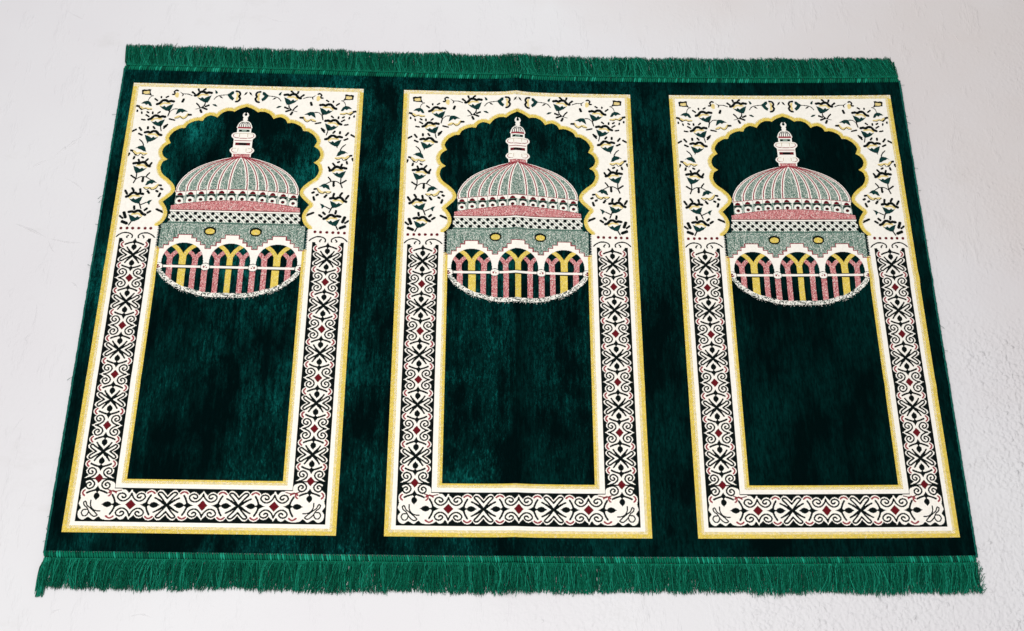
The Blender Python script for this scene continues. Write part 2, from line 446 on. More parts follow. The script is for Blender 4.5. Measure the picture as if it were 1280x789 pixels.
poly(SPANDREL, INK, [(19.0, 16.9), (23.9, 15.3), (29.1, 16.4), (34.9, 14.3), (38.4, 15.7), (37.3, 21.8), (40.5, 28.5), (45.1, 30.7), (39.3, 30.3), (36.0, 28.9), (29.5, 28.5), (20.5, 28.2)], only=SPANDREL)
poly(SPANDREL, CREAM, [(23.0, 20.6), (29.2, 19.7), (35.0, 18.8), (35.9, 25.6), (29.5, 26.5), (23.7, 25.6)], only=SPANDREL)
curve(SPANDREL, INK, 1.6, [(35.8, 41.4), (36.9, 36.9), (40.0, 32.7), (44.5, 30.8)], only=SPANDREL)
poly(SPANDREL, TEAL, [(21.3, 50.3), (27.5, 44.6), (35.2, 42.5), (41.1, 46.6), (45.3, 56.2), (40.1, 55.6), (36.1, 51.2), (32.7, 53.5), (29.0, 50.6)], only=SPANDREL)
line(SPANDREL, INK, 5.0, [(13.8, 56.2), (18.3, 57.1), (24.3, 63.7)], only=SPANDREL)
curve(SPANDREL, CREAM, 3.9, [(22.2, 58.2), (28.1, 62.1), (33.2, 61.0), (38.4, 62.3), (44.9, 62.9)], only=SPANDREL)
curve(SPANDREL, INK, 1.5, [(25.7, 64.9), (32.0, 61.7), (37.2, 64.6), (45.1, 63.8)], only=SPANDREL)
poly(SPANDREL, TEAL, [(95.3, 75.5), (98.8, 60.5), (108.4, 60.0), (120.8, 67.2), (113.1, 67.3), (108.7, 70.4), (105.4, 68.2), (100.3, 72.1)], only=SPANDREL)
curve(SPANDREL, CREAM, 4.5, [(96.1, 82.6), (103.1, 78.7), (109.5, 81.5), (115.9, 80.6), (120.9, 73.1)], only=SPANDREL)
curve(SPANDREL, INK, 1.5, [(94.8, 83.3), (101.9, 83.2), (105.6, 79.4), (112.2, 84.9), (119.1, 79.8), (120.9, 74.6)], only=SPANDREL)
line(SPANDREL, INK, 5.3, [(122.5, 74.6), (126.7, 74.5)], only=SPANDREL)
curve(SPANDREL, INK, 1.8, [(97.5, 61.1), (89.8, 61.9), (84.2, 67.2), (82.3, 70.3)], only=SPANDREL)
line(SPANDREL, INK, 2.8, [(81.1, 62.8), (82.3, 69.5), (80.2, 78.5)], only=SPANDREL)
curve(SPANDREL, INK, 3.7, [(83.8, 26.0), (88.9, 25.1), (86.8, 19.1), (90.6, 15.7), (93.9, 16.7)], only=SPANDREL)
poly(SPANDREL, CREAM, [(89.5, 24.3), (92.7, 19.7), (97.3, 24.2), (96.2, 34.0), (91.7, 33.3), (88.4, 29.7)], only=SPANDREL)
poly(SPANDREL, INK, [(97.8, 18.8), (107.0, 23.9), (106.5, 28.5), (103.0, 30.8), (104.2, 25.5)], only=SPANDREL)
curve(SPANDREL, INK, 2.0, [(106.4, 23.9), (113.5, 24.1), (123.9, 27.3)], only=SPANDREL)
curve(SPANDREL, INK, 2.0, [(109.7, 24.2), (116.2, 24.5), (124.0, 27.5)], only=SPANDREL)
line(SPANDREL, INK, 4.4, [(136.0, 11.4), (137.1, 15.6)], only=SPANDREL)
line(SPANDREL, INK, 4.4, [(147.1, 13.6), (150.7, 10.5)], only=SPANDREL)
line(SPANDREL, INK, 4.4, [(124.1, 19.0), (129.1, 23.4)], only=SPANDREL)
curve(SPANDREL, INK, 2.8, [(153.4, 43.2), (152.2, 50.7), (147.1, 56.4)], only=SPANDREL)
line(SPANDREL, INK, 3.2, [(135.6, 46.2), (140.2, 51.0), (144.1, 56.9)], only=SPANDREL)
line(SPANDREL, INK, 1.5, [(145.2, 57.6), (135.5, 60.4)], only=SPANDREL)
line(SPANDREL, INK, 5.0, [(145.2, 62.1), (147.6, 67.3)], only=SPANDREL)
line(SPANDREL, INK, 4.4, [(154.8, 53.4), (161.2, 50.4)], only=SPANDREL)
line(SPANDREL, INK, 4.4, [(149.0, 56.4), (158.1, 60.3)], only=SPANDREL)
poly(SPANDREL, TEAL, [(167.6, 47.4), (174.7, 47.2), (179.9, 52.3), (176.1, 53.2), (170.2, 50.3)], only=SPANDREL)
poly(SPANDREL, TEAL, [(170.5, 12.6), (174.4, 14.8), (177.1, 20.0), (173.2, 22.4), (171.2, 18.6)], only=SPANDREL)
curve(SPANDREL, INK, 1.9, [(170.7, 35.3), (175.2, 29.1), (182.3, 25.5), (195.9, 23.7)], only=SPANDREL)
poly(SPANDREL, INK, [(179.7, 26.8), (184.9, 27.4), (189.1, 32.9), (183.6, 31.2)], only=SPANDREL)
poly(SPANDREL, TEAL, [(196.3, 23.3), (202.4, 17.9), (206.3, 14.0), (210.6, 14.7), (210.2, 20.7), (206.3, 23.9), (207.6, 27.6), (212.2, 32.0), (209.3, 37.8), (203.1, 33.5), (199.2, 27.8)], only=SPANDREL)
poly(SPANDREL, CREAM, [(214.7, 17.6), (219.9, 18.2), (221.2, 25.8), (220.0, 34.9), (216.1, 37.2), (214.8, 32.0), (216.7, 26.6)], only=SPANDREL)
curve(SPANDREL, INK, 4.5, [(214.7, 14.1), (221.2, 15.9), (223.6, 21.9), (221.5, 26.5), (224.1, 31.8), (221.3, 37.9), (216.1, 39.8)], only=SPANDREL)
poly(SPANDREL, INK, [(231.0, 24.3), (233.6, 17.2), (238.8, 14.8), (236.2, 21.6)], only=SPANDREL)
line(SPANDREL, INK, 4.4, [(26.2, 108.2), (30.5, 114.0)], only=SPANDREL)
line(SPANDREL, INK, 4.4, [(43.0, 106.1), (43.4, 110.0)], only=SPANDREL)
line(SPANDREL, INK, 4.4, [(54.2, 105.4), (57.1, 109.3)], only=SPANDREL)
line(SPANDREL, INK, 4.4, [(26.7, 122.1), (33.2, 125.3)], only=SPANDREL)
line(SPANDREL, INK, 4.4, [(12.2, 117.3), (19.6, 112.8)], only=SPANDREL)
line(SPANDREL, INK, 4.4, [(80.5, 101.9), (75.5, 107.9)], only=SPANDREL)
line(SPANDREL, INK, 4.4, [(79.2, 102.6), (76.4, 106.8)], only=SPANDREL)
line(SPANDREL, INK, 4.4, [(14.2, 169.4), (12.5, 173.8)], only=SPANDREL)
line(SPANDREL, INK, 4.4, [(25.2, 177.1), (24.1, 181.4)], only=SPANDREL)
line(SPANDREL, INK, 4.4, [(40.3, 177.5), (43.1, 178.9)], only=SPANDREL)
line(SPANDREL, INK, 4.4, [(34.5, 183.3), (36.4, 188.3)], only=SPANDREL)
line(SPANDREL, INK, 4.4, [(52.8, 181.5), (48.8, 186.6)], only=SPANDREL)
line(SPANDREL, INK, 4.4, [(61.4, 189.9), (59.1, 194.2)], only=SPANDREL)
curve(SPANDREL, INK, 2.2, [(66.9, 97.0), (68.7, 105.8), (70.8, 114.6)], only=SPANDREL)
line(SPANDREL, INK, 2.0, [(49.1, 139.1), (46.5, 144.2)], only=SPANDREL)
poly(SPANDREL, TEAL, [(23.2, 157.7), (30.6, 151.8), (40.0, 149.4), (44.6, 155.8), (47.2, 164.7), (41.7, 163.8), (36.6, 160.3), (32.1, 159.0), (28.2, 156.2)], only=SPANDREL)
curve(SPANDREL, INK, 2.4, [(39.6, 148.7), (35.9, 141.6), (30.0, 136.2)], only=SPANDREL)
curve(SPANDREL, INK, 4.8, [(16.4, 162.2), (21.2, 164.3), (27.5, 172.3)], only=SPANDREL)
curve(SPANDREL, CREAM, 4.3, [(22.8, 164.2), (28.7, 169.1), (34.3, 167.6), (41.3, 168.9), (48.2, 169.0)], only=SPANDREL)
curve(SPANDREL, INK, 1.6, [(26.3, 172.8), (32.6, 174.1), (36.2, 169.0), (42.7, 173.1), (48.2, 170.2)], only=SPANDREL)
curve(SPANDREL, INK, 2.8, [(34.7, 215.0), (34.5, 226.3), (31.1, 236.2)], only=SPANDREL)
line(SPANDREL, INK, 3.7, [(24.3, 219.8), (29.4, 223.6), (34.5, 226.6)], only=SPANDREL)
curve(SPANDREL, INK, 2.1, [(33.9, 228.4), (43.1, 222.6), (54.3, 222.8), (64.5, 228.8)], only=SPANDREL)
line(SPANDREL, INK, 3.2, [(54.3, 222.4), (56.7, 217.4), (60.3, 213.1)], only=SPANDREL)
line(SPANDREL, INK, 5.3, [(48.8, 225.3), (48.6, 232.4)], only=SPANDREL)
poly(SPANDREL, TEAL, [(54.7, 242.0), (58.3, 231.5), (67.0, 227.8), (72.0, 229.8), (77.4, 235.0), (70.9, 235.4), (67.9, 239.0), (64.1, 237.0), (59.9, 240.5)], only=SPANDREL)
curve(SPANDREL, CREAM, 4.5, [(54.5, 247.2), (61.3, 246.8), (66.3, 248.1), (73.7, 246.6), (80.4, 240.1)], only=SPANDREL)
curve(SPANDREL, INK, 1.8, [(52.6, 246.7), (59.0, 251.0), (65.0, 246.7), (69.5, 251.5), (77.5, 247.9), (80.5, 242.2)], only=SPANDREL)
line(SPANDREL, INK, 4.3, [(82.9, 240.5), (86.7, 241.0)], only=SPANDREL)
line(SPANDREL, INK, 5.0, [(61.8, 254.5), (64.8, 258.6)], only=SPANDREL)
line(SPANDREL, INK, 5.0, [(78.9, 253.4), (81.2, 254.8)], only=SPANDREL)
line(SPANDREL, INK, 5.0, [(87.5, 248.4), (90.0, 249.7)], only=SPANDREL)
line(SPANDREL, INK, 5.0, [(87.1, 259.5), (85.2, 265.5)], only=SPANDREL)
line(SPANDREL, INK, 5.0, [(17.5, 254.6), (21.8, 261.5)], only=SPANDREL)
line(SPANDREL, INK, 5.0, [(30.6, 248.8), (34.0, 254.0)], only=SPANDREL)
line(SPANDREL, INK, 5.0, [(46.5, 250.6), (47.7, 256.1)], only=SPANDREL)
line(SPANDREL, INK, 5.0, [(39.8, 289.5), (40.9, 295.6)], only=SPANDREL)
line(SPANDREL, INK, 5.0, [(65.2, 293.8), (61.6, 297.3)], only=SPANDREL)
line(SPANDREL, INK, 5.0, [(72.5, 299.8), (67.9, 303.1)], only=SPANDREL)
line(SPANDREL, INK, 5.0, [(85.0, 295.1), (97.4, 300.7)], only=SPANDREL)
line(SPANDREL, INK, 2.8, [(48.8, 281.7), (53.5, 293.8)], only=SPANDREL)
line(SPANDREL, INK, 2.5, [(50.4, 286.1), (62.3, 280.1)], only=SPANDREL)
poly(SPANDREL, TEAL, [(61.7, 280.1), (67.1, 275.2), (73.9, 273.2), (69.7, 280.0), (68.9, 286.2), (65.5, 282.1)], only=SPANDREL)
line(SPANDREL, INK, 6.4, [(21.8, 303.7), (25.6, 313.8)], only=SPANDREL)
line(SPANDREL, INK, 4.4, [(14.7, 311.3), (20.4, 316.0)], only=SPANDREL)
line(SPANDREL, INK, 6.7, [(20.7, 323.5), (29.4, 327.0)], only=SPANDREL)
line(SPANDREL, INK, 3.0, [(37.8, 323.8), (34.4, 330.6)], only=SPANDREL)
ell(SPANDREL, DKRED, *[(20.4, 337.9), (3.1, 3.1)], only=SPANDREL)
ell(SPANDREL, DKRED, *[(32.3, 337.7), (3.1, 3.1)], only=SPANDREL)
ell(SPANDREL, DKRED, *[(43.3, 337.5), (3.1, 3.1)], only=SPANDREL)
ell(SPANDREL, DKRED, *[(55.1, 337.3), (3.1, 3.1)], only=SPANDREL)
ell(SPANDREL, DKRED, *[(67.6, 337.1), (3.1, 3.1)], only=SPANDREL)
ell(SPANDREL, DKRED, *[(78.6, 336.9), (3.1, 3.1)], only=SPANDREL)
curve(SPANDREL, INK, 2.8, [(11.8, 362.7), (15.8, 354.6), (25.9, 347.9), (38.1, 348.4), (45.0, 354.0), (42.8, 360.4), (37.3, 361.3), (34.1, 356.9), (37.0, 353.2)], only=SPANDREL)
curve(SPANDREL, INK, 2.8, [(91.5, 361.9), (85.2, 353.3), (74.1, 347.5), (63.1, 348.3), (56.6, 353.8), (59.2, 360.5), (65.3, 361.3), (67.9, 357.0), (65.1, 353.0)], only=SPANDREL)

# -- dome
AX = 240.0
PROF = [(0.0, 169.9), (8, 170.9), (17.1, 172.8), (33.5, 176.2), (48.6, 180.9), (63.7, 186.4), (78.8, 193.4), (91.3, 201.2), (102.4, 210.4), (112.2, 222.0), (119.4, 235.0), (122.4, 245.0), (122.9, 256)]
prof = catmull(PROF)
def base_v(off):                                   # rows round the drum bow upwards in the middle
    return 246.5 + 8.5 * (off / 123.0) ** 2
poly(DOME, WHITE, [(AX - o, v) for o, v in prof] + [(AX, 252)])
curve(DOME, RIB, 1.5, [(AX - o * 0.985, v + 1.8) for o, v in PROF])
RIBS = [17.9, 38.8, 58.4, 78.9, 100.5, 120.6]
def rib_line(off):
    k = off / 122.9
    o = []
    for hw, v in prof:
        bv = base_v(off)
        x = off * (hw / 122.9) ** 1.12
        o.append((x, 169.9 + (v - 169.9) * (bv - 169.9) / (256 - 169.9)))
    return np.array(o)
edges_ = [0.0] + RIBS
for a, b in zip(edges_[:-1], edges_[1:]):
    la, lb = rib_line(a), rib_line(b)
    ga = la + [(3.3, 0)] if a > 0 else la
    gb = lb - [(3.5, 0)]
    keep = gb[:, 0] - ga[:, 0] > 0.8
    if keep.sum() > 2:
        ga, gb = ga[keep], gb[keep]
        poly(DOME, SMIX, [(AX - x, v) for x, v in ga] + [(AX - x, v) for x, v in gb[::-1]], DOME)
for off in RIBS[:-1]:
    line(DOME, RIB, 2.3, [(AX - x, v) for x, v in rib_line(off)], DOME)
# -- drum: window row, pink band, lattice, sage wall
oo = np.linspace(0, 128, 40)
poly(DRUM, WHITE, [(AX - o, base_v(o)) for o in oo if o <= 123] + [(AX - 123, 300), (AX, 300)])
line(DRUM, RIB, 1.3, [(AX - o, base_v(o)) for o in oo if o <= 123])
for off in (10.7, 31.0, 51.0, 71.2, 92.3, 113.0):
    b = base_v(off) - 0.4; x = AX - off; hw = 9.6
    rect(DRUM, SMIX, x - hw, b + 9.5, x + hw, b + 30, DRUM)
    rect(DRUM, SAGEDK, x - hw - .8, b + 1.5, x - hw, b + 30, DRUM)
    ell(DRUM, DKRED, (x, b + 9.8), (5.8, 6.8), DRUM)
    rect(DRUM, INK, x - 7.6, b + 10.2, x + 7.6, b + 14.6, DRUM)
    rect(DRUM, SAGEDK, x - 7.2, b + 9.2, x + 7.2, b + 11.0, DRUM)
    ell(DRUM, WHITE, (x, b + 21.5), (7.6, 8.0), DRUM)
    rect(DRUM, WHITE, x - 7.6, b + 20, x + 7.6, b + 27, DRUM)
    ell(DRUM, INK, (x, b + 21.5), (3.8, 3.4), DRUM)
    rect(DRUM, DKRED, x - 2.6, b + 21.4, x + 2.6, b + 23.4, DRUM)
def pink_v(off):
    return 271.6 + 13.2 * (off / 125.0) ** 2
poly(DRUM, PMIX, [(AX - o, pink_v(o)) for o in oo] + [(AX - 128, 294.5), (AX, 294.5)])
line(DRUM, RIB, 1.2, [(AX - o, pink_v(o)) for o in oo], DRUM)
rect(DRUM, DKRED, AX - 128, 293.8, AX, 295.4)
rect(DRUM, WHITE, AX - 129, 295.4, AX, 298.8)
rect(DRUM, CMIX, AX - 130, 298.8, AX, 321.0)
for k in range(0, 9):
    for row, v in enumerate((302.2, 309.6, 316.9)):
        x = AX - 17.3 * k - (8.65 if row != 1 else 0)
        if x > AX - 131:
            ell(DRUM, INK, (x, v), (3.7, 3.4), DRUM)
rect(DRUM, SMIX, AX - 130, 320.2, AX, 322)
rect(DRUM, INK, AX - 130, 298.8, AX, 299.6)
rect(DRUM, SAGEDK, AX - 130.4, 322, AX, 323.8)
STAIR = [(95, 379.4), (108.2, 379.4), (108.2, 372.1), (117.8, 372.1), (117.8, 364), (125.4, 364), (125.4, 356.5), (134, 356.5), (134, 348.8), (160.9, 348.8), (160.9, 355.9), (170.1, 355.9),
         (170.1, 363.1), (179.3, 363.1), (179.3, 370.6), (189.1, 370.6), (189.1, 378.2), (200.2, 378.2), (200.2, 372.2), (210, 372.2), (210, 364.5), (218.5, 364.5), (218.5, 355.8), (226.5, 355.8), (226.5, 348.2), (240, 348.2)]
poly(DRUM, SMIX, [(97.6, 326)] + [(97.6 + (1.5 if k % 2 else 0), 326 + k * 1.8) for k in range(30)] + [(97.6, 379.4)] + STAIR[1:] + [(240, 323.8), (112, 323.8)])
for _ in range(46):                                # dark slubs running down the sage wall
    x = random.uniform(100, 238); v = random.uniform(326, 350)
    rect(DRUM, SAGEDK, x, v, x + 0.8, v + random.uniform(4, 16), DRUM)
ell(DRUM, INK, (195.2, 340.3), (12.4, 9.6), DRUM)
ell(DRUM, GOLD, (195.2, 340.8), (9.2, 6.0), DRUM)
# -- arcade
poly(ARCADE, WHITE, [(101, 379.4)] + STAIR[1:] + [(240, 424), (101, 424)])
BASE = [(101, 420), (106.7, 427.3), (116.9, 439.5), (128.2, 448.3), (138.1, 455.5), (153, 463), (169.1, 467.2), (181.4, 471.3), (197.4, 474.6), (213.4, 476.1), (230.6, 475.6), (240, 475.4)]
poly(ARCADE, VELVET, [(101, 420.4)] + BASE[1:] + [(240, 420.4)])
line(ARCADE, RIB, 1.7, STAIR)
ARCHC = ((148.3, 40.3), (240.0, 40.0))
for ac, hw in ARCHC:
    top, spring = 366.4, 408
    a = np.linspace(0, math.pi, 40)
    out_ = [(ac + hw * math.cos(t), spring - (spring - top) * math.sin(t) ** 0.9) for t in a]
    ap = [(ac + hw, 416)] + out_ + [(ac - hw, 416)]
    tmp = part.copy()
    poly(99, VELVET, ap)
    gw = 14.0 if ac < 200 else 10.6
    for s in (-1, 1):
        cx = ac + s * 24.6
        curve(99, PMIX, 8.0, [(cx, 404), (cx - 3, 396), (cx - 8, 389.5), (cx - 14, 385)], 99)
        curve(99, PMIX, 8.0, [(cx, 404), (cx + 3, 396), (cx + 8, 389.5), (cx + 14, 385)], 99)
        rect(99, PMIX, cx - 5.3, 398, cx + 5.3, 416, 99)
        curve(99, GOLD, 8.2, [(ac, 400), (ac + s * 5, 389), (ac + s * 13, 378.5), (ac + s * 25, 369.5)], 99)
    rect(99, GOLD, ac - gw / 2, 391, ac + gw / 2, 414, 99)
    part[part == 99] = ARCADE
COLS = [(119.8, 130.9, PMIX), (142.1, 156.9, GOLD), (166.2, 176.7, PMIX), (187.9, 199.6, PMIX), (211.4, 221.3, PMIX), (234.3, 245.7, GOLD)]
bu = np.array(BASE)
for x0, x1, co in COLS:
    v1 = float(np.interp((x0 + x1) / 2, bu[:, 0], bu[:, 1]))
    rect(ARCADE, co, x0, 421, x1, v1, ARCADE)
rect(ARCADE, INK, 101, 413.6, 240, 422.4, ARCADE)
for x0, x1, co in COLS:
    if co == PMIX and not 187 < x0 < 188:
        rect(ARCADE, co, x0, 413.6, x1, 422.4, ARCADE)
rect(ARCADE, WHITE, 101, 415.0, 240, 420.4, ARCADE)
for c in ((193.9, 417.7), (103.2, 418.2)):
    ell(ARCADE, INK, c, (9.4, 8.6), ARCADE); ell(ARCADE, WHITE, c, (8.4, 7.4), ARCADE)
    ell(ARCADE, RIB, (c[0] - 2.6, c[1]), (1.8, 2.4), ARCADE); ell(ARCADE, RIB, (c[0] + 2.4, c[1] + 1), (1.4, 1.4), ARCADE); ell(ARCADE, SAGEDK, (c[0] + .4, c[1] - 2.5), (1.1, 1.2), ARCADE)
ell(ARCADE, DKRED, (102.5, 416), (2, 2.2), ARCADE); ell(ARCADE, DKRED, (102.5, 421), (2, 1.8), ARCADE)
line(ARCADE, WMIX, 8.6, [(a, b + 0.5) for a, b in BASE[1:]])
# -- tower on the dome
def tr(co, w, v0, v1): rect(TOWER, co, AX - w, v0, AX, v1)
ell(TOWER, WHITE, (AX, 72.0), (6.2, 6.8)); ell(TOWER, VELVET, (AX, 70.4), (2.9, 3.4)); rect(TOWER, VELVET, AX - 1.8, 64, AX, 68)
ell(TOWER, WHITE, (AX, 81.4), (4.7, 5.6)); ell(TOWER, INK, (AX, 81.2), (1.3, 1.3)); tr(WHITE, 2.4, 75.5, 88)
blob(TOWER, WHITE, [(AX, 85.2), (AX - 8, 87.5), (AX - 13, 93), (AX - 15, 103.5), (AX, 104)]); rect(TOWER, WHITE, AX - 14.6, 98, AX, 104)
for o in (2.2, 6.2, 10.2):
    curve(TOWER, INK, 1.7, [(AX - o * .55, 88.8), (AX - o, 94), (AX - o * 1.12, 99.5)])
tr(RIB, 13.6, 100.2, 104.2)
tr(WHITE, 14.6, 104.2, 116); tr(SAGEDK, 11, 106.5, 112); tr(INK, 9.6, 107.2, 111.4); tr(SMIX, 4.4, 107.2, 111.4)
for v in (114.0, 149.2):
    blob(TOWER, WHITE, [(AX, v), (AX - 17, v), (AX - 21, v + 1.2), (AX - 24.4, v + 5.2), (AX - 24.4, v + 9.5), (AX - 21, v + 13.6), (AX - 17, v + 16.5), (AX, v + 16.8)])
    curve(TOWER, RIB, 1.5, [(AX - 20, v + 4.4), (AX - 21.2, v + 7), (AX - 19, v + 10.6), (AX - 12, v + 12.6), (AX, v + 13)])
    line(TOWER, GOLDDK, 0.8, [(AX - 20, v + 3), (AX - 12, v + 2), (AX, v + 2)]); line(TOWER, GOLDDK, 0.8, [(AX - 8, v + 3), (AX - 8.4, v + 10)])
tr(WHITE, 19.4, 128, 151); tr(WHITE, 19.2, 162, 172)
line(TOWER, RIB, 1.7, [(AX - 17, 132.8), (AX, 132.8)])
tr(DKRED, 15, 137.4, 144.4); tr(INK, 8, 138.2, 143.6)
tr(PMIX, 16.5, 165.2, 171.5); line(TOWER, RIB, 1.5, [(AX - 16.5, 165.2), (AX, 165.2)]); line(TOWER, RIB, 1.2, [(AX - 19, 171.8), (AX, 171.8)])

# -- the right half mirrors the left; then every knot gets its own yarn
half = NX // 2
color[:, NX - half:] = color[:, :half][:, ::-1]
part[:, NX - half:] = part[:, :half][:, ::-1]
color[(color == VELVET) & np.isin(part, (SCROLL,))] = INK
I_, J_ = np.meshgrid(np.arange(NX), np.arange(NY))
r1 = rng.random((NY, NX)); r2 = np.repeat(rng.random((NY // 3 + 1, NX)), 3, 0)[:NY]
rr = 0.5 * r1 + 0.5 * r2
diag = (I_ + J_) % 4
mk = color == GOLD
color[mk & (diag == 0)] = GOLDDK
color[mk & (diag == 0) & (r1 < 0.40)] = GOLD
color[mk & (diag == 2) & (r1 < 0.10)] = WHITE
pale = mk & (VV < 9) & (part == FRAME) & (r1 < 0.5)          # cream weft shows through along the short ends
color[pale] = WHITE
mk = color == HATCH
color[mk] = GOLD
color[mk & ((diag == 2) | ((diag == 3) & (r1 < 0.45)))] = WHITE
color[mk & (diag == 1) & (r1 < 0.45)] = GOLDDK
color[mk & (diag == 1) & (r1 < 0.07)] = INK
mk = color == PMIX
color[mk] = PINK
color[mk & (rr < 0.36)] = RIB
color[mk & (rr > 0.80)] = WHITE
color[mk & (r1 > 0.97)] = DKRED
mk = color == SMIX
color[mk] = SAGE
color[mk & (rr < 0.42)] = SAGEDK
color[mk & (rr > 0.75)] = WHITE
color[mk & (r1 > 0.985)] = INK
mk = color == CMIX
color[mk] = np.where((I_[mk] - J_[mk]) % 8 < 3, SAGE, WHITE)
mk = color == WMIX
big = np.repeat(np.repeat(rng.random((NY // 3 + 1, NX // 3 + 1)), 3, 0), 3, 1)[:NY, :NX]
hit = 0.45 * r1 + 0.55 * big
color[mk] = np.where(hit[mk] > 0.46, WHITE, np.where(hit[mk] > 0.36, SAGE, INK))
spray = (part == NICHE) & (color == VELVET)
gv = np.interp(np.minimum(UU, PW - UU), bu[:, 0], bu[:, 1])
color[spray & (VV > gv) & (VV < gv + 9) & (r1 > 0.93) & (UU > 106) & (UU < PW - 106)] = WHITE

# merge equal knots into quads (at most 12 mm, so that the cloth can bend)
CAP = 14
key = part.astype(np.int32) * 32 + color
open_, quads = {}, []
for j in range(NY):
    k = key[j]
    st = np.flatnonzero(np.r_[True, (k[1:] != k[:-1]) | (np.arange(1, NX) % CAP == 0)])
    en = np.r_[st[1:], NX]
    now = {}
    for s, e in zip(st.tolist(), en.tolist()):
        kk = (s, e, int(k[s]))
        q = open_.get(kk)
        if q is not None and j - q[2] < CAP:
            q[3] = j + 1
        else:
            q = [s, e, j, j + 1, kk[2]]
            quads.append(q)
        now[kk] = q
    open_ = now
quads = np.array(quads)
print('knots merged into', len(quads), 'quads per panel')

# ------------------------------------------------------------------ the rug
rug = bpy.data.objects.new('prayer_rug', None)
col_root.objects.link(rug)
rug.empty_display_size = 0.2
rug['label'] = 'dark green velvet prayer rug with three arched dome panels, fringed, on the pale floor'
rug['category'] = 'rug'

PART_NAME = {SPANDREL: 'flower_spandrel', ARCH: 'scalloped_arch', NICHE: 'niche_field', DOME: 'dome_motif', TOWER: 'tower_motif', DRUM: 'drum_motif',
             ARCADE: 'arcade_motif', SCROLL: 'scroll_border', INNER: 'gold_border'}
PANEL_X = (-0.56498, 0.0, 0.56312)
HALF_H = PH / 2000

def panel_piece(name, pt, xc, parent):
    q = quads[quads[:, 4] // 32 == pt]
    x = xc - PW / 2000 + q[:, :2] * CU / 1000
    y = HALF_H - q[:, 2:4] * CV / 1000
    X = np.stack([x[:, 0], x[:, 0], x[:, 1], x[:, 1]], 1).ravel()
    Y = np.stack([y[:, 0], y[:, 1], y[:, 1], y[:, 0]], 1).ravel()
    V = lay(X, Y, np.full(len(X), TOP))
    used = np.unique(q[:, 4] % 32)
    remap = np.zeros(32, int); remap[used] = np.arange(len(used))
    return mesh_obj(name, V, np.arange(len(X)).reshape(-1, 4), [MATS[u] for u in used], remap[q[:, 4] % 32], parent)

for xc in PANEL_X:
    panel = panel_piece('prayer_panel', FRAME, xc, rug)
    for pt, nm in PART_NAME.items():
        panel_piece(nm, pt, xc, panel)

# velvet ground round the panels, with its cut edge
HX, HY = 0.8275, 0.4985
def breaks(vals, step):
    o = []
    for a, b in zip(vals[:-1], vals[1:]):
        n = max(1, int(round((b - a) / step)))
        o += list(np.linspace(a, b, n, endpoint=False))
    return np.array(o + [vals[-1]])
xs_key = [-HX]
for xc in PANEL_X:
    xs_key += [xc - PW / 2000, xc + PW / 2000]
gx = breaks(xs_key + [HX], 0.008); gy = breaks([-HY, -HALF_H, HALF_H, HY], 0.008)
GX, GY = np.meshgrid(gx, gy)
V = lay(GX.ravel(), GY.ravel(), np.full(GX.size, TOP))
nx = len(gx)
cxm = (gx[:-1] + gx[1:]) / 2; cym = (gy[:-1] + gy[1:]) / 2
F = []
for j, yv in enumerate(cym):
    for i, xv in enumerate(cxm):
        if abs(yv) < HALF_H and any(abs(xv - c) < PW / 2000 for c in PANEL_X):
            continue
        a = j * nx + i
        F.append((a, a + 1, a + nx + 1, a + nx))
ring = [j * nx for j in range(len(gy))][::-1] + list(range(nx)) + [j * nx + nx - 1 for j in range(len(gy))] + [(len(gy) - 1) * nx + i for i in range(nx)][::-1]
low = lay(GX.ravel()[ring], GY.ravel()[ring], np.full(len(ring), 0.0005))
n0 = len(V); V = np.vstack([V, low])
for k in range(len(ring)):
    k2 = (k + 1) % len(ring)
    F.append((ring[k], n0 + k, n0 + k2, ring[k2]))
pile = mesh_obj('velvet_ground', V, np.array(F), [M_VELVET], None, rug)

# woven backing under it all
bx = np.linspace(-HX + .002, HX - .002, 180); by = np.linspace(-HY + .002, HY - .002, 110)
BX, BY = np.meshgrid(bx, by)
V = lay(BX.ravel(), BY.ravel(), np.full(BX.size, TOP)) - [0, 0, 0.0025]
i, j = np.meshgrid(np.arange(179), np.arange(109)); a = (j * 180 + i).ravel()
mesh_obj('backing', V, np.stack([a, a + 1, a + 181, a + 180], 1), [M_BACK], None, rug)

# bound side edges
for s in (-1, 1):
    t = Tubes(8)
    yy = np.linspace(-HY - .004, HY + .004, 400)
    xx = s * (HX + 0.0012) + 0.0004 * smooth1(yy, 5 + s, 0.004)
    t.add(lay(xx, yy, np.full(400, 0.0036)), 0.0031 + 0.0003 * smooth1(yy, 9 + s, 0.003))
    for _ in range(10):                            # loose threads along the binding
        y0 = random.uniform(-HY, HY); L = random.uniform(.004, .011); d = random.uniform(-.006, .006)
        t.add(lay([s * (HX + .003), s * (HX + .003 + L * .5), s * (HX + .003 + L)], [y0, y0 + d * .3, y0 + d], [.004, .003, .001]), 0.0003)
    t.build('edge_binding', [M_BIND], rug)

